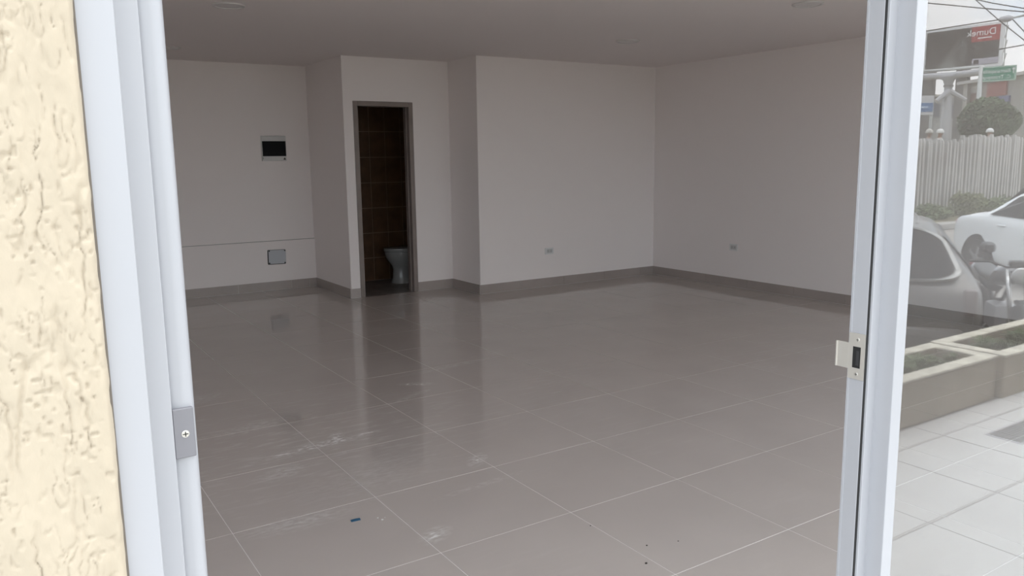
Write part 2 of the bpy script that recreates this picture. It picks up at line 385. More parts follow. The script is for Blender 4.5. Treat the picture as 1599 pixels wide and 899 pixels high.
# rim of the same coat around the relief
rim = MB().box((PL, YS-.001, -.2), (-1.52, YS+.012, 3.05)); rim.box((-1.52, YS-.001, -.2), (SX, YS+.012, .75)); rim.box((-1.52, YS-.001, 1.85), (SX, YS+.012, 3.05))
rim.build('stucco_coat', M_stuccob, wfo)

# --- door frame: white aluminium profiles (outer faces at y=-3.323, rebate at -3.276)
ya, yb_, yc = -3.323, -3.2757, -3.2364
HZ = 2.33
df = empty('door_frame', (0, -3.28, 0), label='white aluminium frame around the open shop doorway', cat='door frame')
def pr(name, lo, hi, m=M_alu, bev=.0012, par=df, seg=2):
    return MB().box(Vector(lo)-Vector(par.location), Vector(hi)-Vector(par.location), bev=bev, seg=seg).build(name, m, par)
# hinge-side jamb against the stucco
LJ0 = SX-.0005
pr('jamb', (LJ0, ya, -.02), (-1.1405, -3.24, HZ+.05))
pr('jamb_rebate', (-1.1400, yb_, -.02), (-1.1100, -3.21, HZ+.02))
nose = MB()
prof = [(-1.1100, -3.262), (-1.0975, -3.2665), (-1.0900, -3.2660), (-1.0845, -3.2630), (-1.0815, -3.2580), (-1.0805, -3.250), (-1.0805, -3.222), (-1.1100, -3.222)]
nose.prism([(x, y+3.28) for x, y in prof], -.02, HZ)
nose.build('jamb_nose', M_alu, df, smooth=True, ang=35)
seal = MB().box((SX-.003, -3.3255+3.28, -.02), (SX+.0016, -3.318+3.28, HZ)).build('sealant_gap', mat('dirty_sealant', (.16, .14, .12), .8), df)
# small plate on that jamb
pz1, pz0 = [(CAM + ray(283, q)*((-3.2715-CAM.y)/ray(283, q).y)).z for q in (638, 716)]
px0, px1 = -1.1095, -1.0855
lp = MB().box((px0, -3.2715+3.28, pz0), (px1, -3.2655+3.28, pz1), bev=.001).build('latch_plate', mat('dull_grey_plate', (.20, .197, .215), .5, .1), df); lp['label'] = 'small grey latch plate with one screw'
def screw(par, c, axis, r=.0035):
    m_ = MB().lathe([(r*.2, .0), (r, 0), (r, .0006), (r*.75, .0011), (r*.2, .0012)], n=16).build('screw', M_steel, par, smooth=True, ang=40)
    m_.location = c; m_.rotation_euler = axis
    k = MB().box((-r*.7, -r*.12, .0011), (r*.7, r*.12, .0014)); k.box((-r*.12, -r*.7, .0011), (r*.12, r*.7, .0014))
    sl = k.build('screw_slot', M_dark, None); sl.parent = par; sl.location = c; sl.rotation_euler = (axis[0], axis[1], axis[2]); return m_
screw(lp, ((px0+px1)/2+.001, -3.2715+3.28, (pz0+pz1)/2-.001), (PI/2, 0, 0), .0045)
# strike-side jamb
xa, xb = .2742, .3047; WF = .0367
sj = pr('strike_jamb', (xa, yb_+.0018, -.02), (xb-.001, yc, HZ))
pr('jamb_lip', (xa-.0016, yc-.0035, -.02), (xa+.003, yc+.002, HZ), bev=.0006)
pr('jamb_gasket', (xa+.0005, yb_-.0012, -.02), (xb-.002, yb_+.0022, HZ), M_rubber, bev=.0004)
pr('rebate_face', (xa+.0035, yb_-.007, -.02), (xb+.012, yb_-.0010, HZ+.02))
pr('mullion', (xb, ya, -.02), (xb+WF, -3.24, HZ+.05), bev=.0016)
pr('glazing_bead', (xb+WF, -3.312, .0), (xb+WF+.008, -3.306, HZ))
pr('head', (-1.1405, ya, HZ), (xb, -3.24, HZ+.09))
pr('threshold', (-1.1405, -3.33, -.03), (xb, -3.235, .002), M_alu2, bev=.001)
# strike plate with lip
z0, z1 = .955, 1.062
def P_on_x(px, py, x):
    d = ray(px, py); t = (x-CAM.x)/d.x; return CAM + d*t
zt = [P_on_x(1338, y, xa).z for y in (520, 547, 575, 592)]
z1, zl1, zl0, z0 = zt
zlt, zlb = P_on_x(1320, 533, xa).z, P_on_x(1320, 573, xa).z
st = empty('strike_plate', (xa, -3.25, 0)); st.parent = df; st.location = Vector((xa, -3.25, 0)) - Vector(df.location)
st['label'] = 'steel strike plate with a latch hole and two screws'
yo, yi, yl = yb_+.0015+3.25, yc+3.25+.0005, -3.205+3.25
hz0, hz1 = zlb+.004, zlt-.006       # latch hole
hy0, hy1 = yo+.0095, yi-.010
k = MB()
k.box((-.0022, yo, hz1), (-.0002, yi, z1)); k.box((-.0022, yo, z0), (-.0002, yi, hz0)); k.box((-.0022, hy1, hz0), (-.0002, yi, hz1)); k.box((-.0022, yo, hz0), (-.0002, hy0, hz1))
k.build('plate', M_steel, st)
k = MB(); k.box((-.0022, yi, zlb), (-.0002, yl-.003, zlt), bev=.0004); k.box((-.0042, yl-.0035, zlb), (-.0012, yl, zlt), bev=.0005)
k.build('lip', M_steel, st)
MB().box((-.0018, hy0-.001, hz0-.001), (-.0012, hy1+.001, hz1+.001)).build('latch_hole', M_dark, st)
MB().box((-.0026, hy0+.004, hz0+.006), (-.0012, hy0+.011, hz1-.009), bev=.0003).build('latch_insert', mat('black_plastic', (.03, .03, .032), .4), st)
for zz in ((hz1+z1)/2+.001, (hz0+z0)/2-.001): screw(st, (-.0022, (yo+yi)/2-.002, zz), (0, -PI/2, 0), .0042)

# --- fixed glazing right of the door, and added panes left of the pillar
M_glass = glass_mat()
gx = [xb+WF, 1.60, 2.90, 4.22, XR, XL, -3.22, PL]  # panes left of the pillar are unseen, added to brighten the room
for i in (0, 1, 2, 3, 5, 6):
    wn = empty('window_%d' % (i+1), (gx[i], -3.3, 0), kind='structure')
    a, b = gx[i]+.002, gx[i+1]-.018
    if i in (3, 6): b = gx[i+1]-.04
    if i in (1, 2, 3, 6): a = gx[i]+.018
    MB().box((a-gx[i]-.004, -.003, .042), (b-gx[i]+.004, .003, 2.31)).build('pane', M_glass, wn)
    MB().box((a-gx[i], -.023, -.02), (b-gx[i], .06, .045), bev=.0015).build('bottom_rail', M_alu, wn)
    MB().box((a-gx[i], -.023, 2.31), (b-gx[i], .06, 2.42), bev=.0015).build('top_rail', M_alu, wn)
    MB().box((gx[i+1]-gx[i]-(.04 if i in (3, 6) else .018), -.023, -.02), (gx[i+1]-gx[i]+(0 if i in (3, 6) else .018), .06, 2.42), bev=.0015).build('stile', M_alu, wn)
for i, (y0, y1) in enumerate(((-3.2, -1.0),)):  # unseen side window, added to let more daylight into the room
    wn = empty('window_%d' % (i+8), (XL-.08, y0, 0), kind='structure')
    MB().box((-.003, .03, .042), (.003, y1-y0-.03, 2.31)).build('pane', M_glass, wn)
    for nm, lo, hi in (('bottom_rail', (-.03, .036, -.02), (.03, y1-y0-.036, .045)), ('top_rail', (-.03, .036, 2.30), (.03, y1-y0-.036, 2.35)), ('stile', (-.03, 0, -.02), (.03, .035, 2.35)), ('stile', (-.03, y1-y0-.035, -.02), (.03, y1-y0, 2.35))):
        MB().box(lo, hi, bev=.0015).build(nm, M_alu, wn)
pr('transom', (-1.176, ya, HZ+.09), (xb+WF, -3.24, 2.42))

# ================================================================== THINGS IN THE ROOM
# breaker panel
bp = empty('breaker_panel', (1.43, YB, 1.448), label='white electrical panel with a smoked black window on the back wall', cat='electrical panel')
MB().box((-.136, -.022, 0), (.136, -.0005, .275), bev=.004, seg=2).build('box', mat('panel_grey_white', (.60, .585, .575), .45), bp)
dr = MB().box((-.128, -.027, .052), (.132, -.021, .216), bev=.002).build('door', M_black, bp); dr['label'] = 'smoked black hinged window'
MB().box((-.120, -.0285, .062), (.124, -.0265, .206), bev=.001).build('door_panel', M_black, dr)
wt = MB().prism([(.098, .012), (.128, .012), (.113, .040)], -.0235, -.0215, 'y').build('warning_triangle', mat('warning_dark', (.05, .04, .03), .6), bp)
MB().box((-.128, -.0235, .020), (-.124, -.0215, .040)).build('latch', M_dark, bp)
# junction box cover, a little crooked
jb = empty('junction_cover', (1.387, YB-.02, .375), label='crooked grey junction box cover low on the back wall', cat='cover plate')
jb.rotation_euler = (0, math.radians(1.5), 0)
MB().prism([(x*1.0, y) for x, y in superrect(.206, .166, .012)], -.003, -.0004, 'y').build('recess_edge', M_dark, jb)
MB().prism([(x+.003, y+.002) for x, y in superrect(.194, .155, .008)], -.010, -.002, 'y').build('cover', M_greypl, jb)
for sx in (-1, 1):
    for sz in (-1, 1):
        MB().lathe([(.001, 0), (.0075, 0), (.0075, .003), (.001, .003)], n=12).build('screw', M_dark, jb, loc=(.003+sx*.088, -.010, .002+sz*.069)).rotation_euler = (PI/2, 0, 0)
# wall sockets
def socket(loc, rz, label):
    s_ = empty('wall_socket', loc, rz, label, 'wall socket', 'white wall sockets')
    MB().prism(superrect(.115, .075, .008), -.009, -.0004, 'y').build('plate', M_plastic, s_)
    MB().prism(superrect(.078, .044, .004), -.0115, -.009, 'y').build('insert', mat('socket_insert', (.56, .54, .53), .45), s_)
    for x in (-.019, .019):
        for dx in (-.006, .006): MB().box((x+dx-.0012, -.0122, -.004), (x+dx+.0012, -.0114, .008)).build('slot', M_dark, s_)
        MB().lathe([(.0005, 0), (.0022, 0), (.0022, .0006), (.0005, .0006)], n=8).build('earth_hole', M_dark, s_, loc=(x, -.0115, -.011)).rotation_euler = (PI/2, 0, 0)
    for x in (-.048, .048): MB().lathe([(.0005, 0), (.0025, 0), (.0025, .001), (.0005, .001)], n=10).build('screw', M_steel, s_, loc=(x, -.009, 0)).rotation_euler = (PI/2, 0, 0)
socket((3.975, Y5, .402), 0, 'white wall socket on the far wall beside the bathroom recess')
pq = P_on_x(1146, 386, XR); socket((XR, pq.y, pq.z), -PI/2, 'white wall socket on the long side wall next to the glazing')
# ceiling lights (off)
M_diff = mat('frosted_diffuser', (.72, .68, .665), .5)
M_trim = mat('downlight_trim', (.66, .62, .605), .45)
labels = {0: 'round ceiling light, off, nearest the electrical panel', 1: 'round ceiling light, off, midway between the panel and the doorway',
          2: 'round ceiling light, off, nearest the far corner', 3: 'round ceiling light, off, nearest the window glazing'}
first = None
for i, (x, y) in enumerate([(.24, 3.83), (.22, 1.53), (3.79, 1.53), (3.73, -.46)]):
    if first is None:
        o = first = empty('ceiling_light', (x, y, ZC), 0, labels[i], 'ceiling light', 'round ceiling lights')
        MB().lathe([(.088, -.002), (.088, -.010), (.098, -.012), (.108, -.007), (.110, -.0005), (.09, -.0005)], n=40).build('trim_ring', M_trim, o, smooth=True, ang=40)
        MB().lathe([(.001, -.006), (.088, -.006), (.088, -.003), (.001, -.003)], n=40).build('diffuser', M_diff, o)
    else:
        o = copy_tree(first); o.location = (x, y, ZC); o['label'] = labels[i]
# toilet: bowl points to -x, tank against the right-hand wall
to = empty('toilet', (2.9, 4.38, 0), label='white two-piece toilet with closed lid in the bathroom', cat='toilet')
def egg(cx, rx_f, rx_b, ry, z, n=28):
    r = []
    for k in range(n):
        a = 2*PI*k/n; c, s = math.cos(a), math.sin(a)
        r.append(Vector((cx + (rx_b if c > 0 else rx_f)*c, ry*s, z)))
    return r
k = MB().rings([egg(-.12, .145, .15, .125, 0), egg(-.12, .14, .15, .12, .02), egg(-.12, .125, .14, .105, .06), egg(-.12, .12, .14, .10, .16), egg(-.12, .13, .16, .108, .20),
                egg(-.10, .19, .26, .15, .255), egg(-.09, .23, .28, .175, .30), egg(-.09, .243, .29, .183, .345), egg(-.09, .245, .29, .183, .375)])
k.build('bowl', M_porc, to, smooth=True, ang=50)
MB().rings([egg(-.095, .245, .24, .185, .377), egg(-.095, .25, .245, .19, .383), egg(-.095, .25, .245, .19, .393), egg(-.095, .245, .24, .186, .397)]).build('seat', M_porc, to, smooth=True, ang=40)
MB().rings([egg(-.095, .248, .245, .188, .398), egg(-.095, .25, .247, .19, .404), egg(-.095, .247, .244, .187, .416), egg(-.095, .22, .22, .165, .421)]).build('lid', M_porc, to, smooth=True, ang=40)
MB().box((-.02, -.07, 0), (.34, .07, .33), bev=.03, seg=2).build('trapway', M_porc, to, smooth=True, ang=40)
tk = MB().box((.17, -.19, .36), (.36, .19, .70), bev=.03, seg=3).build('tank', M_porc, to, smooth=True, ang=40)
MB().box((.16, -.20, .70), (.365, .20, .73), bev=.012, seg=2).build('tank_lid', M_porc, to, smooth=True, ang=40)
MB().lathe([(.001, 0), (.02, 0), (.02, .008), (.001, .008)], n=16).build('flush_button', M_steel, to, loc=(.265, 0, .73))
MB().tube([(.35, -.16, .18), (.30, -.21, .17), (.27, -.22, .24), (.28, -.17, .33), (.28, -.16, .37)], .008).build('supply_hose', M_steel, to, smooth=True)

# litter on the floor
q = on_floor(555, 812); k = MB(); a = [(-.02, -.008), (.018, -.012), (.022, .006), (.002, .011), (-.018, .009)]
k.rings([[(x, y, .0006+.002*abs(x)) for x, y in a], [(x, y, .0022+.003*abs(x)) for x, y in a]])
tag(k.build('paper_scrap', mat('blue_paper', (.03, .12, .22), .6), loc=(q.x, q.y, 0)), 'small blue scrap of paper on the floor tiles', 'scrap')
for n_, (px, py, s_) in enumerate([(590, 809, .008), (597, 812, .011), (601, 808, .005)]):
    q = on_floor(px, py); tag(MB().sphere((0, 0, s_*.25), s_*.5, 1, (1, .8, .55)).build('plaster_crumb', mat('white_plaster', (.75, .74, .72), .9), loc=(q.x, q.y, 0)),
        ['mid-sized white plaster crumb, closest to the blue paper scrap', 'largest white plaster crumb near the blue paper scrap', 'smallest white plaster crumb near the blue paper scrap'][n_], 'crumb', 'white plaster crumbs')
for n_, (px, py, s_) in enumerate([(1010, 852, .008), (1009, 880, .011), (1059, 845, .006), (922, 821, .006)]):
    q = on_floor(px, py); tag(MB().sphere((0, 0, s_*.25), s_*.5, 1, (1, .8, .6)).build('dirt_crumb', mat('dark_dirt', (.03, .025, .02), .9), loc=(q.x, q.y, 0)),
        ['second largest dark dirt crumb on the clean floor tiles', 'largest dark dirt crumb on the clean floor tiles', 'tiny dark dirt crumb on the clean floor tiles', 'tiny dark dirt crumb on the clean floor tiles'][n_], 'crumb', 'dark crumbs on the floor')

# ================================================================== OUTSIDE (seen mirrored in the glass)
M_pave = mat('pale_pavement_tile', (.58, .575, .565), .6, var=(3, .05))
M_pgrout = mat('grey_pavement_joint', (.30, .29, .28), .9)
M_asph = mat('worn_street_concrete', (.30, .285, .265), .9, var=(.8, .15), bump=(30, .3, .006))
M_plaster = mat('tan_planter_render', (.33, .28, .215), .85, var=(4, .15), bump=(30, .3, .004))
M_cap = mat('pale_mortar_cap', (.60, .56, .47), .85, var=(9, .2), bump=(50, .4, .004))
M_soil = mat('dark_soil', (.055, .045, .036), .95, var=(8, .5), bump=(25, .8, .03))
M_leaf = mat('weed_leaf', (.13, .17, .08), .6, var=(3, .4))
M_leaf2 = mat('dark_foliage', (.075, .115, .05), .6, var=(.6, .4))
M_grass = mat('dry_grass', (.13, .15, .06), .8, var=(1, .4))
M_cgrey = mat('weathered_fence_concrete', (.42, .41, .39), .9, var=(1.5, .15))
struct(MB().box((-150, -160, ROAD-.3), (160, 60, ROAD)), 'ground', M_asph)
# pavement
pv = struct(MB().box((-8, -5.37, ROAD+.001), (16, -3.30, PAVE-.004)), 'pavement', M_pgrout)
PT = .575
pm = MB().box((.004, .004, -.012), (PT-.004, PT-.004, 0), bev=.002).build('tmp', M_pave); pmesh = pm.data; bpy.data.objects.remove(pm)
half = MB().box((.004, .004, -.012), (PT-.004, .26-.004, 0), bev=.002).build('tmp', M_pave); hmesh = half.data; bpy.data.objects.remove(half)
for i in range(-12, 15):
    for j in range(-2, 2):
        x, y = 2.07+i*PT, -4.125+j*PT
        if y > -3.5 or x < -5: continue
        if y < -4.95 and x > 1.2: continue
        m_ = pmesh
        if y+PT > -3.34: m_ = hmesh
        inst('paving_tile', m_, pv, (x, y, PAVE+random.uniform(-.001, .001)))
for i in range(-12, 15):
    x = 2.07+i*PT
    if x > -5: inst('paving_tile', hmesh, pv, (x, -4.125+PT, PAVE-.0004), scale=(1, .8, 1))
cutm = MB().box((.004, .004, -.012), (PT-.004, .18-.004, 0), bev=.002).build('tmp', M_pave); cmesh = cutm.data; bpy.data.objects.remove(cutm)
for i in range(-1, 15):
    inst('paving_tile', cmesh, pv, (2.07+i*PT, -4.70-.183, PAVE))
struct(MB().box((-8, -3.36, ROAD), (16, -3.30, -.002)), 'trim_1', M_pave)     # riser of the step up to the shop floor
# drain cover in the pavement
dc = empty('drain_cover', (3.72, -4.47, PAVE), math.radians(0), 'grey metal drain cover let into the pale pavement', 'drain cover')
MB().box((-.30, -.10, -.006), (.30, .10, .004), bev=.002).build('frame', M_zinc, dc)
for k_ in range(9): MB().box((-.28, -.085+k_*.0195, .002), (.28, -.085+k_*.0195+.012, .007)).build('bar', mat('dark_steel_bar', (.17, .17, .17), .6), dc)
# two planters
def planter(x0, x1, y0, y1, label):
    zt = .10; t_ = .09
    p = empty('planter', ((x0+x1)/2, (y0+y1)/2, PAVE), 0, label, 'planter', 'low rendered planters along the pavement')
    L_ = lambda a, b, c, d, e, f: ((a-p.location.x, b-p.location.y, c-PAVE), (d-p.location.x, e-p.location.y, f-PAVE))
    for nm, q in (('front_wall', (x0, y1-t_, PAVE, x1, y1, zt)), ('rear_wall', (x0, y0, PAVE, x1, y0+t_, zt)), ('end_wall', (x0, y0+t_, PAVE, x0+t_, y1-t_, zt)), ('end_wall', (x1-t_, y0+t_, PAVE, x1, y1-t_, zt))):
        lo, hi = L_(*q); MB().box(lo, hi, bev=.006).build(nm, M_plaster, p)
    for q in ((x0-.005, y1-t_, zt, x1+.005, y1+.006, zt+.018), (x0-.005, y0-.006, zt, x1+.005, y0+t_, zt+.018), (x0-.005, y0+t_, zt, x0+t_, y1-t_, zt+.018), (x1-t_, y0+t_, zt, x1+.005, y1-t_, zt+.018)):
        lo, hi = L_(*q); MB().box(lo, hi, bev=.005).build('cap', M_cap, p)
    lo, hi = L_(x0+t_, y0+t_, PAVE, x1-t_, y1-t_, .05); so_ = MB().box(lo, hi).build('soil', M_soil, p)
    return p
planter(1.25, 4.17, -5.34, -4.89, 'long tan planter of weeds in front of the grey car')
planter(4.22, 8.2, -5.36, -4.86, 'long tan planter of weeds in front of the motorcycle')
# earth verge between the planters and the street
struct(MB().box((1.0, -5.54, ROAD), (9, -5.37, -.02), bev=.02), 'verge', M_soil)
# weeds
def weed_mesh(seed, n, h, spread):
    r = random.Random(seed); k = MB()
    for _ in range(n):
        a = r.uniform(0, 2*PI); L_ = h*r.uniform(.5, 1.1); lean = r.uniform(.2, 1.0)*spread; wd = r.uniform(.003, .008)
        d = Vector((math.cos(a), math.sin(a), 0)); s_ = Vector((-d.y, d.x, 0))*wd; b = d*r.uniform(0, .03)
        p1 = b+d*lean*.35*L_+Vector((0, 0, L_*.6)); p2 = b+d*lean*L_+Vector((0, 0, L_*(1-.35*lean)))
        va = [k.bm.verts.new(q) for q in (b-s_*.4, b+s_*.4, p1+s_, p1-s_, p2)]
        k.bm.faces.new((va[0], va[1], va[2], va[3])); k.bm.faces.new((va[3], va[2], va[4]))
    o = k.build('tmp', M_leaf); m_ = o.data; bpy.data.objects.remove(o); return m_
wm = [weed_mesh(i, 40, .05+.025*i, .8) for i in range(4)]
rr = random.Random(5)
def weeds(x0, x1, y0, y1, z, n, label):          # a tangled mat of weeds that nobody could count
    k = bmesh.new()
    for _ in range(n):
        t_ = rr.choice(wm).copy(); s_ = rr.uniform(.55, 1.1)
        t_.transform(Matrix.Translation((rr.uniform(x0, x1), rr.uniform(y0, y1), z)) @ Matrix.Rotation(rr.uniform(0, 6.28), 4, 'Z') @ Matrix.Scale(s_, 4))
        k.from_mesh(t_); bpy.data.meshes.remove(t_)
    m_ = bpy.data.meshes.new('weeds'); k.to_mesh(m_); k.free(); m_.materials.append(M_leaf)
    o = bpy.data.objects.new('weeds', m_); C.objects.link(o); tag(o, label, 'weeds', kind='stuff')
weeds(1.45, 4.0, -5.18, -5.04, .049, 150, 'green weeds filling the planter in front of the grey car')
weeds(4.4, 7.0, -5.18, -5.04, .049, 150, 'green weeds filling the planter in front of the motorcycle')
weeds(2.0, 7.5, -5.49, -5.43, -.021, 70, 'green weeds on the bare earth verge behind the planters')

# ---------------------------------------------------------------- cars
M_tyre = mat('tyre_rubber', (.025, .025, .025), .8)
M_alloy = mat('alloy_wheel', (.30, .30, .31), .4, .6)
M_cglass = mat('tinted_car_glass', (.02, .022, .024), .15, spec=.08)
M_chrome = mat('chrome', (.7, .7, .7), .15, .9)
M_trimb = mat('black_car_trim', (.03, .03, .03), .5)
def car(name, loc, heading, paint, spec, label, group=None):
    """spec: x, belt, roof, half width, half width at the roof, per station; x grows to the front"""
    S = np.array(spec); X, B, R_, Wd, Wr = S.T
    root = empty(name, loc, heading, label, 'car')
    ix = lambda t, a: float(np.interp(t, X, a))
    rings = []
    for x, b, r_, w_, wr in spec:
        low = .22 if X[0]+.25 < x < X[-1]-.25 else .30
        half = [(w_*.80, low), (w_*.96, low+.06), (w_, (low+b)/2), (w_*.985, b-.10), (w_*.95, b), (wr*1.0, r_-.07), (wr*.88, r_-.012), (wr*.45, r_+.012)]
        rings.append([(x, y, z) for y, z in half] + [(x, -y, z) for y, z in half[::-1]])
    body = MB().rings(rings).build('body', paint, root, smooth=True)
    md = body.modifiers.new('smooth', 'SUBSURF'); md.levels = 2; md.render_levels = 2
    def side(x, t, sgn, off=.012):      # a point on the greenhouse side: t=0 belt, 1 roof edge
        b, r_, w_, wr = ix(x, B), ix(x, R_), ix(x, Wd), ix(x, Wr)
        return Vector((x, sgn*(w_*.95+(wr-w_*.95)*t+off), b+(r_-.07-b)*t))
    return root, side, ix
def wheels(root, xs, r, yw, body_half):
    for x in xs:
        for sgn in (-1, 1):
            e = [(r*1.17*math.cos(a), r*1.17*math.sin(a)) for a in [k*PI/16 for k in range(-3, 20)]]
            ar = MB().prism([(x+u, r+v) for u, v in e], sgn*(body_half-.06), sgn*(body_half+.004), 'y').build('wheel_well', M_dark, root)
            wl = empty('wheel', (x, sgn*(body_half-.075), r)); wl.parent = root; wl.rotation_euler = (-sgn*PI/2, 0, 0)
            n = 32
            MB().lathe([(r*.62, -.085), (r*.92, -.085), (r, -.05), (r, .05), (r*.92, .085), (r*.62, .085)], n=n).build('tyre', M_tyre, wl, smooth=True, ang=50)
            k = MB().lathe([(r*.64, -.05), (r*.64, .086), (r*.58, .086), (r*.56, .04), (.001, .03), (.001, -.05)], n=n)
            k.build('rim', mat('rim_dark', (.09, .09, .09), .5), wl, smooth=True, ang=40)
            k = MB()
            for q in range(5):
                a = 2*PI*q/5; m_ = Matrix.Rotation(a, 4, 'Z')
                k.box((0, -.028, .04), (r*.60, .028, .088), bev=.006, mtx=m_)
            k.lathe([(.001, .092), (.06, .092), (.065, .04), (.001, .04)], n=16)
            k.build('spokes', M_alloy, wl)
# white sedan, parked at an angle
spec = [(0.0, .62, .64, .66, .60), (.05, .84, .87, .74, .66), (.18, .94, .97, .79, .68), (.62, .98, 1.01, .83, .68), (.80, .985, 1.05, .84, .66), (1.30, .97, 1.37, .845, .57), (1.75, .955, 1.44, .85, .575),
        (2.35, .935, 1.43, .85, .575), (3.12, .915, .97, .84, .70), (3.7, .83, .86, .81, .66), (4.12, .68, .70, .74, .6), (4.25, .52, .54, .66, .55)]
wp = street_z(1528, 435, ROAD)
hd = math.atan2(.866, -.5)
dirv = Vector((math.cos(hd), math.sin(hd), 0)); lat = Vector((-dirv.y, dirv.x, 0))
sgn_v = 1 if lat.dot(Vector((CAM.x, 2*YF-CAM.y, 0))-wp) > 0 else -1
sl = wp - dirv*.82 - lat*sgn_v*.76; sl.z = ROAD
M_white = mat('white_car_paint', (.72, .74, .76), .25, coat=.6)
sed, side, ix = car('sedan', sl, hd, M_white, spec, 'white four-door sedan parked at an angle on the street')
for sg in (-1, 1):
    def win(nm, pts, m_=M_cglass, off=.012):
        k = MB(); P = [side(x, t, sg, off) for x, t in pts]; Q = [side(x, t, sg, off-.012) for x, t in pts]
        k.rings([P, Q]); return k.build(nm, m_, sed)
    win('rear_side_window', [(1.02, .10), (1.18, .52), (1.36, .84), (1.62, .93), (1.98, .95), (1.98, .06)])
    win('front_side_window', [(2.06, .06), (2.06, .95), (2.38, .93), (2.62, .80), (2.96, .12)])
    k = MB().box((1.28, sg*.845-.012, .84), (1.44, sg*.845+.012, .865), bev=.006).build('door_handle', M_white, sed)
    MB().box((.01, sg*.56-.12, .66), (.10, sg*.56+.13, .86), bev=.02).build('tail_lamp', mat('tail_lamp_red', (.30, .03, .03), .2), sed)
MB().poly([(.86, -.54, 1.07), (.86, .54, 1.07), (1.24, .48, 1.38), (1.24, -.48, 1.38)]).build('rear_window', M_cglass, sed)
MB().poly([(2.98, -.58, 1.03), (2.98, .58, 1.03), (2.46, .48, 1.41), (2.46, -.48, 1.41)]).build('windscreen', M_cglass, sed)
wheels(sed, (.82, 3.35), .315, .76, .83)
# grey hatchback, tail towards the shop
spec = [(0.0, .50, .52, .66, .60), (.04, .72, .76, .74, .70), (.10, .81, .86, .79, .66), (.18, .85, .94, .80, .60), (.36, .87, 1.17, .80, .50), (.54, .87, 1.26, .80, .46), (1.2, .87, 1.31, .80, .50), (2.1, .86, 1.30, .80, .50),
        (2.75, .85, .90, .79, .64), (3.25, .77, .79, .76, .6), (3.5, .62, .64, .70, .55), (3.6, .5, .52, .62, .5)]
M_grey = mat('warm_grey_car_paint', (.17, .162, .155), .35, .2, coat=.35)
gc = street(1366, 470, 6.6); gp = Vector((gc.x, gc.y, ROAD)); rv = ray(1366, 470); gh = math.atan2(-rv.y, rv.x)
hb, side, ix = car('hatchback', gp, gh, M_grey, spec, 'grey hatchback seen from behind next to the planter')
def rear_pt(u, v, off):        # u -1..1 across, v 0..1 up the tailgate glass
    yw = .62+(.44-.62)*v; x = .125+(.47-.125)*max(v, 0)**1.15 + .05*abs(u)**3; z = .86+(1.235-.86)*v
    return Vector((x-off, u*yw, z+off*.4 - .02*abs(u)**3))
def rr_poly(sc):
    p = []
    for a, b in superrect(2*sc, 2*sc, .55, 7): 
        p.append((a, (b+1)/2))
    return p
k = MB(); k.rings([[rear_pt(u, v, .105) for u, v in rr_poly(1.0)], [rear_pt(u, v, .02) for u, v in rr_poly(1.0)]]).build('rear_window', M_cglass, hb)
k = MB(); A = [rear_pt(u, v, .096) for u, v in rr_poly(1.07)]; Bq = [rear_pt(u, v, .02) for u, v in rr_poly(1.07)]
k.rings([A, Bq]).build('window_surround', mat('pale_window_trim', (.55, .55, .54), .3), hb)
for sg in (-1, 1):
    MB().box((.0, sg*.69-.05, .60), (.12, sg*.69+.05, .82), bev=.03, seg=2).build('tail_lamp', mat('smoked_tail_lamp', (.17, .14, .135), .3), hb, smooth=True, ang=40)
    P = [side(x, t, sg) for x, t in [(.75, .12), (.85, .85), (1.5, .93), (1.5, .06)]]; Q = [side(x, t, sg, 0) for x, t in [(.75, .12), (.85, .85), (1.5, .93), (1.5, .06)]]
    MB().rings([P, Q]).build('rear_side_window', M_cglass, hb)
    P = [side(x, t, sg) for x, t in [(1.58, .06), (1.58, .93), (2.1, .88), (2.6, .12)]]; Q = [side(x, t, sg, 0) for x, t in [(1.58, .06), (1.58, .93), (2.1, .88), (2.6, .12)]]
    MB().rings([P, Q]).build('front_side_window', M_cglass, hb)
    MB().tube([(.80, sg*.30, 1.272), (1.2, sg*.32, 1.30), (1.9, sg*.32, 1.295)], .012).build('roof_rib', M_grey, hb)
MB().box((-.06, -.66, .30), (.05, .66, .50), bev=.04, seg=2).build('bumper', M_grey, hb, smooth=True, ang=40)
wheels(hb, (.62, 2.85), .29, .72, .785)

# ---------------------------------------------------------------- motorcycle
M_mblack = mat('black_motorcycle_plastic', (.03, .032, .035), .35)
M_mtank = mat('dark_tank_paint', (.05, .055, .07), .2, coat=.8)
mh = math.radians(137); mp_ = street(1580, 430, 7.5) - Vector((math.cos(mh), math.sin(mh), 0))*.27
mo = empty('motorcycle', (mp_.x, mp_.y, ROAD), mh, 'dark motorcycle with round mirrors parked beside the grey hatchback', 'motorcycle')
for nm, x in (('rear_wheel', -.62), ('front_wheel', .66)):
    wl = empty(nm, (x, 0, .30)); wl.parent = mo; wl.rotation_euler = (PI/2, 0, 0)
    MB().lathe([(.235, -.045), (.285, -.04), (.30, 0), (.285, .04), (.235, .045)], n=32).build('tyre', M_tyre, wl, smooth=True)
    k = MB()
    for q in range(6): k.box((.02, -.012, -.012), (.24, .012, .012), mtx=Matrix.Rotation(q*PI/3, 4, 'Z'))
    k.lathe([(.001, -.05), (.05, -.05), (.05, .05), (.001, .05)], n=14); k.build('spokes', M_alloy, wl)
    MB().lathe([(.06, .05), (.12, .05), (.12, .056), (.06, .056)], n=24).build('brake_disc', M_chrome, wl)
MB().box((-.12, -.13, .24), (.26, .13, .52), bev=.05, seg=2).build('engine', M_zinc, mo, smooth=True, ang=40)
def blob(nm, secs, m_):
    k = MB().rings([[Vector((x, w_*math.cos(a), z+h*math.sin(a))) for a in [2*PI*q/16 for q in range(16)]] for x, z, w_, h in secs]); return k.build(nm, m_, mo, smooth=True)
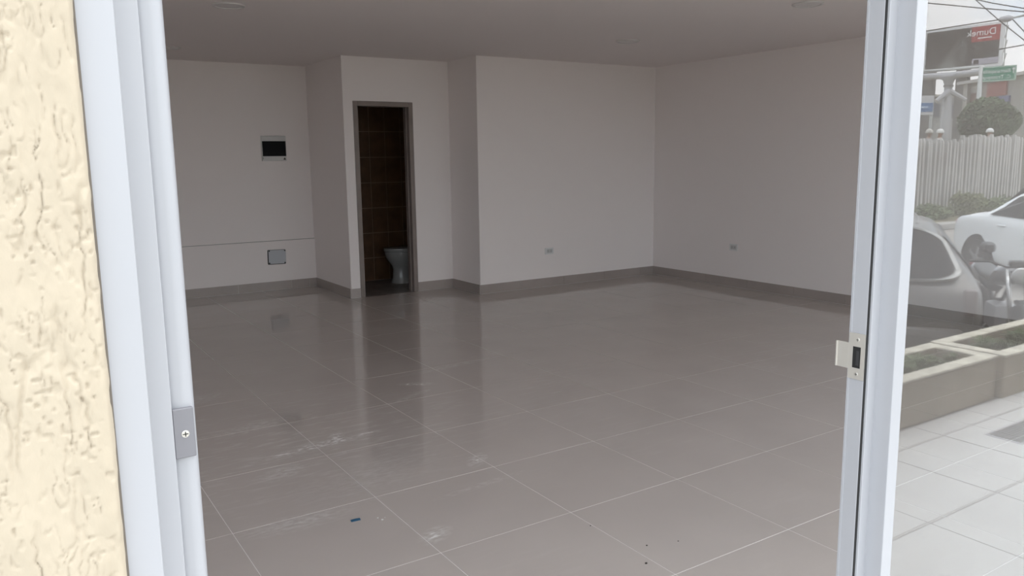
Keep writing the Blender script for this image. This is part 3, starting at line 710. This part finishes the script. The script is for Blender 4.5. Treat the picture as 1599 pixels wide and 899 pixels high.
blob('fuel_tank', [(-.12, .74, .07, .05), (-.02, .78, .12, .10), (.15, .83, .15, .12), (.30, .85, .13, .10), (.38, .84, .06, .05)], M_mtank)
blob('seat', [(-.75, .86, .05, .03), (-.6, .83, .12, .05), (-.35, .78, .13, .05), (-.12, .76, .10, .05), (-.04, .77, .05, .03)], M_mblack)
blob('tail', [(-.92, .84, .03, .02), (-.80, .80, .09, .05), (-.5, .72, .11, .07), (-.2, .66, .09, .06)], M_mtank)
MB().box((-.97, -.06, .78), (-.90, .06, .84), bev=.01).build('tail_lamp', MATS['tail_lamp_red'], mo)
for s_ in (-1, 1):
    MB().tube([(.66, s_*.085, .30), (.50, s_*.085, .72), (.42, s_*.085, .93)], [.024, .024, .02]).build('fork_leg', M_chrome, mo, smooth=True)
    MB().tube([(-.62, s_*.10, .30), (-.35, s_*.11, .68)], .022).build('shock', M_chrome, mo, smooth=True)
    MB().tube([(.33, s_*.20, 1.0), (.33, s_*.22, 1.06), (.31, s_*.24, 1.11)], .006).build('mirror_stalk', M_mblack, mo)
    mi = MB().rings([[Vector((.30+dx, s_*.25+y*sc, 1.15+z*sc)) for y, z in superrect(.15, .12, .05, 5)] for dx, sc in ((-.03, .93), (-.02, 1), (.03, .9), (.07, .5))]).build('mirror', M_mblack, mo, smooth=True, ang=50)
    MB().rings([[Vector((.269-d_, s_*.25+y*.86, 1.15+z*.86)) for y, z in superrect(.15, .12, .05, 5)] for d_ in (0, .002)]).build('mirror_glass', mat('mirror_glass', (.35, .37, .40), .08, .8), mi)
    MB().tube([(.24, s_*.26, 1.0), (.20, s_*.39, .99)], .017).build('grip', M_rubber, mo)
mo.scale = (.88, .88, .88)
MB().tube([(.24, -.38, .99), (.30, -.22, 1.0), (.38, -.08, .95), (.38, .08, .95), (.30, .22, 1.0), (.24, .38, .99)], .012).build('handlebar', M_mblack, mo, smooth=True)
MB().lathe([(.001, -.06), (.06, -.05), (.085, 0), (.088, .04), (.07, .055), (.001, .06)], n=24).build('headlamp', mat('headlamp_glass', (.5, .5, .5), .1, .4), mo, smooth=True, ang=50, loc=(.52, 0, .88)).rotation_euler = (0, PI/2, 0)
MB().box((.40, -.08, .96), (.48, .08, 1.03), bev=.015).build('gauges', M_mblack, mo)
MB().tube([(.66, 0, .62), (.50, 0, .60), (.82, 0, .55), (.95, 0, .42)], .03).build('front_mudguard', M_mtank, mo)
MB().tube([(.15, -.14, .32), (0, -.16, .22), (-.35, -.17, .26), (-.75, -.18, .40)], [.02, .025, .04, .045], 10).build('exhaust', M_chrome, mo, smooth=True)
MB().tube([(.40, 0, .92), (.10, 0, .56), (-.25, 0, .50), (-.40, 0, .74)], .022).build('frame', M_mblack, mo, smooth=True)
MB().tube([(.05, .14, .28), (-.02, .30, .0)], .012).build('side_stand', M_chrome, mo)

# ---------------------------------------------------------------- far side of the street
struct(MB().box((-20, -13.5, ROAD), (120, -13.15, ROAD+.16), bev=.02), 'kerb', M_concrete)
struct(MB().box((-20, -60, ROAD), (140, -13.5, ROAD+.14)), 'far_verge', mat('verge_earth', (.16, .15, .09), .95, var=(.7, .4)))
YFN = -15.0
# concrete picket fence
fn = empty('picket_fence', (24, YFN, ROAD), 0, 'weathered grey concrete picket fence along the far kerb', 'fence')
def fence_top(x):       # stepped, uneven line of picket heads
    d_ = (x-CAM.x); return 1.92 if x > 22.6 else 1.78
k = MB(); k.box((-.05, -.05, 0), (.05, .05, 1.0)); k.rings([[(-.05, -.05, 1.0), (.05, -.05, 1.0), (.05, .05, 1.0), (-.05, .05, 1.0)], [(-.03, -.03, 1.04), (.03, -.03, 1.04), (.03, .03, 1.04), (-.03, .03, 1.04)]])
tmp = k.build('tmp', M_cgrey); pk = tmp.data; bpy.data.objects.remove(tmp)
x = 6.0
while x < 26.3:
    h = fence_top(x)-ROAD-.1+rr.uniform(-.05, .05)
    inst('picket', pk, fn, (x-24, rr.uniform(-.01, .01), .12), (rr.uniform(-.012, .012), rr.uniform(-.014, .014), 0), (1, 1, h/1.04)); x += .19
for z in (.55, 1.75): MB().box((6-24, -.11, z), (26.3-24, -.05, z+.10)).build('rail', M_cgrey, fn)
# grass and bushes at the foot of the fence
def leaf_cloud(name, n, rad, m_, seed, leaf=.10, flat=.7):
    r = random.Random(seed); k = MB()
    for _ in range(n):
        while True:
            p = Vector((r.uniform(-1, 1), r.uniform(-1, 1), r.uniform(-1, 1)))
            if .35 < p.length < 1: break
        p = Vector((p.x*rad[0], p.y*rad[1], p.z*rad[2]*(1+.25*math.sin(4*p.x+seed)))); d = Vector((r.gauss(0, 1), r.gauss(0, 1), r.gauss(0, 1)*flat)).normalized(); e = d.orthogonal().normalized()
        L_ = leaf*r.uniform(.6, 1.3); k.poly([p-e*L_*.35, p+d*L_*.5-e*L_*.0, p+e*L_*.35, p-d*L_*.5])
    return k
for i, (x, y, rx, rz_) in enumerate([(18.4, -14.3, .75, .22), (20.1, -14.3, .7, .25), (21.8, -14.3, .75, .42), (23.5, -14.3, .75, .30), (25.3, -14.3, .75, .3)]):
    b = empty('bush', (x, y, ROAD+.1), 0, ['low dry bush at the near end of the picket fence', 'low green bush at the foot of the picket fence', 'tallest green bush at the foot of the picket fence', 'wide low bush against the picket fence', 'low bush by the concrete utility pole'][i], 'bush', 'bushes at the foot of the fence')
    leaf_cloud('foliage', 900, (rx, .40, rz_), M_grass if i % 2 == 0 else M_leaf, 40+i, .09).build('foliage', M_grass if i % 2 == 0 else M_leaf, b, loc=(0, 0, rz_*.8))
    MB().tube([(0, 0, 0), (.05, 0, rz_*.8)], .02).build('stem', mat('bark', (.10, .07, .05), .9), b)
# round tree behind the fence
tp = street(1545, 190, 34); tr = empty('tree', (tp.x, tp.y, ROAD+.14), 0, 'dense round green tree behind the picket fence', 'tree')
S_ = 34/FPX
leaf_cloud('crown', 9000, (44*S_*1.02, 1.2, 32*S_), M_leaf2, 3, .15).build('crown', M_leaf2, tr, loc=(0, 0, tp.z-ROAD-.14))
MB().tube([(0, 0, 0), (.05, 0, .8), (-.03, .05, tp.z-ROAD)], [.16, .13, .09]).build('trunk', MATS['bark'], tr)
# facing helper: a flat board given by its picture corners
def board(pxl, pxr, ytop_l, ybot_l, ytop_r, dl, dr, name, thick=.12):
    a = street(pxl, ytop_l, dl); b = street(pxr, ytop_r, dr); c = street(pxl, ybot_l, dl)
    return a, b, c
M_steelp = mat('galvanised_pole', (.48, .49, .48), .5, .3)
def sign_frame(a, b, h):
    """local frame: origin at lower corner seen mirrored on the right, x along the board as it is read, y up, z towards the shop"""
    u = Vector((a.x-b.x, a.y-b.y, 0)); W_ = u.length; u.normalize(); up = Vector((0, 0, 1)); n = u.cross(up)
    return u, up, n, W_
def oriented(u, up, n, org): return Matrix(((u.x, up.x, n.x, org.x), (u.y, up.y, n.y, org.y), (u.z, up.z, n.z, org.z), (0, 0, 0, 1)))
# green road sign
gd = 40
dl_ = (gd-2)*ray(1588, 101).z/ray(1532, 105).z
a = street(1532, 105, dl_); b = street(1588, 101, gd-2); c = street(1531, 128, dl_)
u, up, n, W_ = sign_frame(a, b, 0); H_ = a.z-c.z; org = Vector((b.x, b.y, c.z))
gs = empty('road_sign', (a.x, a.y, ROAD+.14), 0, 'green road sign with white lettering on a tall galvanised pole', 'road sign')
MX = Matrix.Translation(-Vector(gs.location)) @ oriented(u, up, n, org)
bd = MB().box((0, 0, -.05), (W_, H_, 0), bev=.01).build('panel', mat('green_sign_sheet', (.02, .22, .13), .45), gs); bd.matrix_local = MX
M_lett = mat('white_lettering', (.8, .8, .8), .5)
text_mesh('lettering', 'Barranquilla', H_*.34, M_lett, gs, MX @ Matrix.Translation((W_*.16, H_*.56, .006)))
text_mesh('lettering', 'C. Transporte', H_*.34, M_lett, gs, MX @ Matrix.Translation((W_*.14, H_*.16, .006)))
def arrow(x, y, s_, ang):
    p = [(-.06, -.5), (.06, -.5), (.06, .1), (.24, .1), (0, .5), (-.24, .1), (-.06, .1)]
    k = MB().prism([(q*s_, r*s_) for q, r in p], 0, .006); o = k.build('arrow', M_lett, gs); o.matrix_local = MX @ Matrix.Translation((x, y, .004)) @ Matrix.Rotation(ang, 4, 'Z')
arrow(W_*.08, H_*.68, H_*.4, 0); arrow(W_*.93, H_*.28, H_*.4, -PI/4)
k = MB()
for q in ((0, 0, W_, .06), (0, H_-.06, W_, H_), (0, 0, .06, H_), (W_-.06, 0, W_, H_)): k.box((q[0], q[1], .001), (q[2], q[3], .005))
o = k.build('border', mat('pale_green_border', (.35, .5, .42), .5), gs); o.matrix_local = MX
pz = a.z+.1-gs.location.z
MB().tube([(0, 0, 0), (0, 0, pz*.55), (0, 0, pz)], [.13, .12, .09], 12).build('pole', M_steelp, gs, smooth=True)
# billboard
dl_ = 80*ray(1563, 37).z/ray(1448, 52).z                # its top edge is level
a = street(1448, 52, dl_); b = street(1563, 37, 80)
u, up, n, W_ = sign_frame(a, b, 0); H_ = b.z-street(1559, 97, 80).z; org = Vector((b.x, b.y, street(1559, 97, 80).z))
bb = empty('billboard', (a.x+ (b.x-a.x)/2, (a.y+b.y)/2, ROAD+.14), 0, 'huge dark billboard with a red corner panel on two thick posts', 'billboard')
MX = Matrix.Translation(-Vector(bb.location)) @ oriented(u, up, n, org)
def bpart(nm, lo, hi, m_): o = MB().box(lo, hi).build(nm, m_, bb); o.matrix_local = MX; return o
bpart('panel', (-.3, -.3, -.4), (W_+.3, H_+.25, -.02), mat('white_board_edge', (.75, .75, .76), .6))
bpart('picture', (.0, .0, -.03), (W_, H_, .02), picture_mat('smoky_picture'))
bpart('red_panel', (0, H_*.60, .0), (W_*.37, H_, .05), mat('red_print', (.34, .035, .035), .5))
bpart('pale_strip', (0, .02, .0), (W_*.34, H_*.16, .05), mat('pale_print', (.42, .40, .46), .5))
bpart('dark_mark', (W_*.25, .10, .0), (W_*.32, H_*.13, .06), M_dark)
bpart('underline', (W_*.10, H_*.68, .0), (W_*.28, H_*.71, .06), M_lett)
text_mesh('lettering', 'Dumek', H_*.25, M_lett, bb, MX @ Matrix.Translation((W_*.045, H_*.76, .06)))
for fx in (.50, .985):
    o = MB().box((W_*fx-.55, -(org.z-ROAD-.14), -1.3), (W_*fx+.55, .1, -.45)).build('post', mat('dark_post', (.17, .165, .155), .8), bb); o.matrix_local = MX
k = MB()
for fy in (-.3, 1.0, 2.4): k.tube([(-.35, fy, -.3), (-.6, fy+1.2, -.3)], .05)
k.tube([(-.45, -.3, -.3), (-.45, H_+.3, -.3)], .06)
o = k.build('ladder', M_steelp, bb); o.matrix_local = MX
o = MB().box((.3, -.9, -1.2), (W_, -.7, .2)).build('catwalk', MATS['dark_post'], bb); o.matrix_local = MX
# white gantry with a flared column
gq = 62
gt = empty('gantry', street(1482, 200, gq), 0, 'white gantry of a flared column and a long round beam below the billboard', 'gantry'); gt.location.z = ROAD+.14
M_gan = mat('white_gantry_paint', (.46, .46, .48), .6)
def gl(x, y, d=gq): return street(x, y, d)-Vector(gt.location)
MB().tube([gl(1425, 121, gq+3), gl(1482, 118), gl(1536, 112, gq-3)], .26, 12).build('beam', M_gan, gt, smooth=True)
MB().tube([gl(1425, 112, gq+3), gl(1482, 109), gl(1536, 104, gq-3)], .09, 8).build('rail', M_steelp, gt, smooth=True)
top = gl(1482, 120); bot = gl(1476, 190); bot.x = top.x; bot.y = top.y
MB().tube([(bot.x, bot.y, 0), (bot.x, bot.y, bot.z), (top.x, top.y, top.z-1.2), (top.x, top.y, top.z-.6), (top.x, top.y, top.z-.25), (top.x, top.y, top.z)], [.42, .40, .30, .30, .42, .75], 14).build('column', M_gan, gt, smooth=True)
MB().tube([(top.x, top.y, top.z-.75), (top.x, top.y, top.z-.62)], .36, 14).build('collar', MATS['dark_post'], gt)
for s_, e in ((1, (1462, 158)), (-1, (1508, 156))):
    p0 = gl(1482, 142); p1 = gl(*e); MB().tube([p0, p1], [.24, .16], 8).build('strut', M_gan, gt)
# small blue and white roadside board
a = street(1430, 149, 44); b = street(1459, 149, 44); c = street(1459, 179, 44)
u, up, n, W_ = sign_frame(a, b, 0); H_ = b.z-c.z; org = Vector((b.x, b.y, c.z))
sb = empty('roadside_board', (b.x, b.y, ROAD+.14), 0, 'small white roadside board with a blue panel beyond the fence', 'board')
MX = Matrix.Translation(-Vector(sb.location)) @ oriented(u, up, n, org)
for nm, lo, hi, m_ in (('panel', (0, 0, -.06), (W_, H_, 0), mat('white_board', (.50, .50, .52), .6)), ('blue_panel', (.05, H_*.16, 0), (W_-.05, H_*.62, .02), mat('blue_print', (.06, .16, .34), .5)), ('pale_mark', (W_*.3, H_*.34, .01), (W_*.75, H_*.46, .03), mat('pale_blue_print', (.35, .45, .6), .5)),
                       ('post', (W_*.1, -(org.z-ROAD-.14), -.12), (W_*.14, H_, -.06), M_steelp), ('post', (-.02, -(org.z-ROAD-.14), -.12), (.08, H_, -.06), M_steelp)):
    o = MB().box(lo, hi).build(nm, m_, sb); o.matrix_local = MX
# building beyond the tree
a = street(1505, 128, 70); b = street(1599, 128, 62); u, up, n, W_ = sign_frame(a, b, 0); org = Vector((b.x, b.y, ROAD+.14)); H_ = a.z-org.z
bu = empty('building', org, 0, 'low grey roadside building with a red and blue sign band', 'building')
MX = Matrix.Translation(-Vector(bu.location)) @ oriented(u, up, n, org)
M_bw = mat('dusty_building_wall', (.40, .38, .35), .9, var=(.4, .15))
def bu_part(nm, lo, hi, m_): o = MB().box(lo, hi).build(nm, m_, bu); o.matrix_local = MX; return o
bu_part('wall', (-6, 0, -6), (W_, H_, 0), M_bw)
bu_part('roof_slab', (-6.2, H_-.25, -6), (W_+.2, H_, .5), mat('pale_slab', (.5, .48, .46), .9))
bu_part('red_sign', (W_*.24, H_*.80, .0), (W_*.55, H_*.94, .15), mat('faded_red', (.30, .10, .08), .7))
bu_part('blue_sign', (W_*.18, H_*.68, .0), (W_*.53, H_*.79, .15), mat('faded_blue', (.12, .13, .26), .7))
for q in range(5): bu_part('awning', (W_*(.06+.11*q), H_*.50, .0), (W_*(.15+.11*q), H_*.58, .5), mat('dark_awning', (.10, .10, .10), .8))
bu_part('window', (W_*.70, H_*.55, .0), (W_*.84, H_*.86, .1), mat('brown_shutter', (.16, .10, .08), .7))
bu_part('pillar', (W_*.86, 0, 0), (W_*.90, H_, .3), M_bw)
b2 = street(1432, 156, 104); bq = empty('building', (b2.x, b2.y, ROAD+.14), 0, 'long low grey building far behind the roadside board', 'building')
bh = b2.z-ROAD-.14
MB().box((-9, -4, 0), (22, 4, bh)).build('wall', mat('far_grey_wall', (.30, .30, .29), .9), bq)
MB().box((-9.3, -4.3, bh), (22.3, 4.3, bh+.3)).build('roof_slab', M_bw, bq)
for q in range(7): MB().box((-8+q*4.2, 3.98, bh-2.4), (-5.8+q*4.2, 4.06, bh-.8)).build('window', mat('far_dark_window', (.06, .06, .07), .3), bq)
# people behind the fence
def person(name, px, py_top, depth, shirt, hat, label):
    P = street(px, py_top, depth); zg = P.z-1.74; base = Vector((P.x, P.y, ROAD+.14)); lift = max(0, zg-base.z)
    e = empty(name, (P.x, P.y, base.z), math.radians(80), label, 'person')
    J = {'pel': (0, 0, .95), 'sp': (0, 0, 1.15), 'ch': (0, 0, 1.36), 'nk': (0, 0, 1.50), 'hd': (.01, 0, 1.56), 'hm': (.015, 0, 1.64), 'ht': (.0, 0, 1.72)}
    V = [(n_, Vector(p)) for n_, p in J.items()]; rad = {'pel': .15, 'sp': .14, 'ch': .16, 'nk': .06, 'hd': .075, 'hm': .09, 'ht': .06}
    E_ = [('pel', 'sp'), ('sp', 'ch'), ('ch', 'nk'), ('nk', 'hd'), ('hd', 'hm'), ('hm', 'ht')]
    for s_ in (-1, 1):
        for n_, p, r_ in (('hip', (0, .10*s_, .90), .10), ('kn', (.02, .11*s_, .50), .07), ('an', (0, .11*s_, .09), .05), ('toe', (.15, .12*s_, .04), .035), ('sh', (0, .19*s_, 1.40), .07), ('el', (.0, .25*s_, 1.12), .048), ('wr', (.10, .24*s_, .88), .034), ('ha', (.13, .23*s_, .79), .035)):
            V.append((n_+str(s_), Vector(p))); rad[n_+str(s_)] = r_
        c_ = str(s_); E_ += [('pel', 'hip'+c_), ('hip'+c_, 'kn'+c_), ('kn'+c_, 'an'+c_), ('an'+c_, 'toe'+c_), ('ch', 'sh'+c_), ('sh'+c_, 'el'+c_), ('el'+c_, 'wr'+c_), ('wr'+c_, 'ha'+c_)]
    id_ = {n_: i for i, (n_, _) in enumerate(V)}
    me = bpy.data.meshes.new('body'); me.from_pydata([p for _, p in V], [(id_[a_], id_[b_]) for a_, b_ in E_], [])
    o = bpy.data.objects.new('body', me); C.objects.link(o)
    sk = o.modifiers.new('skin', 'SKIN'); o.modifiers.new('sub', 'SUBSURF').levels = 1
    for n_, i in id_.items():
        me.skin_vertices[0].data[i].radius = (rad[n_], rad[n_]); me.skin_vertices[0].data[i].use_root = n_ == 'pel'
    bpy.context.view_layer.update()
    m2 = bpy.data.meshes.new_from_object(o.evaluated_get(bpy.context.evaluated_depsgraph_get())); bpy.data.objects.remove(o)
    m2.materials.clear()
    for q in (shirt, mat('dark_trousers', (.04, .045, .06), .9), mat('skin', (.30, .17, .11), .6)): m2.materials.append(q)
    for f in m2.polygons:
        c_ = f.center; f.material_index = 2 if (c_.z > 1.47 and abs(c_.y) < .14) or (abs(c_.y) > .18 and c_.z < 1.08 and c_.z > .70) else (0 if c_.z > .93 else 1)
        f.use_smooth = True
    bo = bpy.data.objects.new('body', m2); C.objects.link(bo); bo.parent = e
    MB().rings([[Vector((r_*1.08*math.cos(a_)+.01, r_*math.sin(a_), z)) for a_ in [2*PI*q/20 for q in range(20)]] for r_, z in ((.115, 1.645), (.122, 1.66), (.115, 1.72), (.085, 1.775), (.03, 1.80))]).build('helmet', hat, e, smooth=True)
    k = MB()
    for s_ in (-1, 1): k.sphere((.095, .032*s_, 1.64), .009, 1)
    k.build('eyes', M_dark, e)
    MB().sphere((.108, 0, 1.605), .016, 1, (1, .8, 1.3)).build('nose', MATS['skin'], e)
    MB().box((.093, -.022, 1.565), (.102, .022, 1.572)).build('mouth', mat('lips', (.2, .07, .06), .6), e)
    return e, lift
M_hat = mat('white_helmet', (.72, .72, .70), .3)
pe = [person('person', 1545, 207, 29, mat('red_shirt', (.35, .05, .05), .9), M_hat, 'person in a red shirt and white helmet standing behind the fence below the green sign'),
      person('person', 1468, 203, 29, mat('pale_shirt', (.50, .49, .48), .9), M_hat, 'person in a pale shirt and white helmet behind the fence beside the tree'),
      person('person', 1451, 200, 29, mat('grey_shirt', (.38, .37, .37), .9), mat('pale_cap', (.5, .48, .44), .7), 'person in a grey shirt and pale cap behind the fence below the roadside board')]
# the embankment they stand on
lv = max(0.02, sum(l for _, l in pe)/3)
struct(MB().box((-20, -60, ROAD), (140, -16.2, ROAD+.14+lv), bev=.1), 'embankment', MATS['verge_earth'])
for e, _ in pe: e.location.z = ROAD+.14+lv
# concrete utility pole with a street lamp
up_ = street(1596, 300, 26); ut = empty('utility_pole', (up_.x, up_.y, ROAD+.14), 0, 'tall tapered concrete utility pole carrying cables and a street lamp', 'utility pole')
MB().tube([(0, 0, 0), (0, 0, 9.5)], [.17, .11], 12).build('pole', mat('pole_concrete', (.42, .42, .40), .9, var=(1, .15)), ut, smooth=True)
MB().box((-.9, -.06, 8.6), (.9, .06, 8.72)).build('crossarm', M_concrete, ut)
l0 = street(1599, 24, 26)-Vector(ut.location); l1 = street(1581, 28, 26)-Vector(ut.location); l2 = street(1559, 31, 26)-Vector(ut.location)
MB().tube([Vector((0, 0, l0.z)), l0, l1], .035).build('lamp_arm', M_steelp, ut)
MB().tube([l1, l1.lerp(l2, .3), l1.lerp(l2, .8), l2], [.06, .11, .09, .03], 10).build('lamp_head', M_zinc, ut, smooth=True)
# overhead cables
ends = [((1430, 3), (1535, 13), (1640, 22), 'thin cable crossing high above the billboard'), ((1500, -6), (1550, 5), (1640, 20), 'cable running just below the highest cable'),
        ((1510, -12), (1559, 31), (1640, 95), 'steep service cable dropping past the street lamp'), ((1430, 51), (1500, 40), (1559, 31), 'cable running to the tip of the street lamp'),
        ((1580, 29), (1599, 49), (1640, 90), 'short cable falling from the street lamp'), ((1560, 77), (1599, 70), (1640, 63), 'low cable meeting the utility pole above the green sign')]
for p0, p1, p2, lb in ends:
    tag(MB().tube([street(*p0, 27), street(*p1, 26), street(*p2, 25)], .018, 6).build('overhead_cable', M_rubber, smooth=True), lb, 'cable', 'overhead cables')
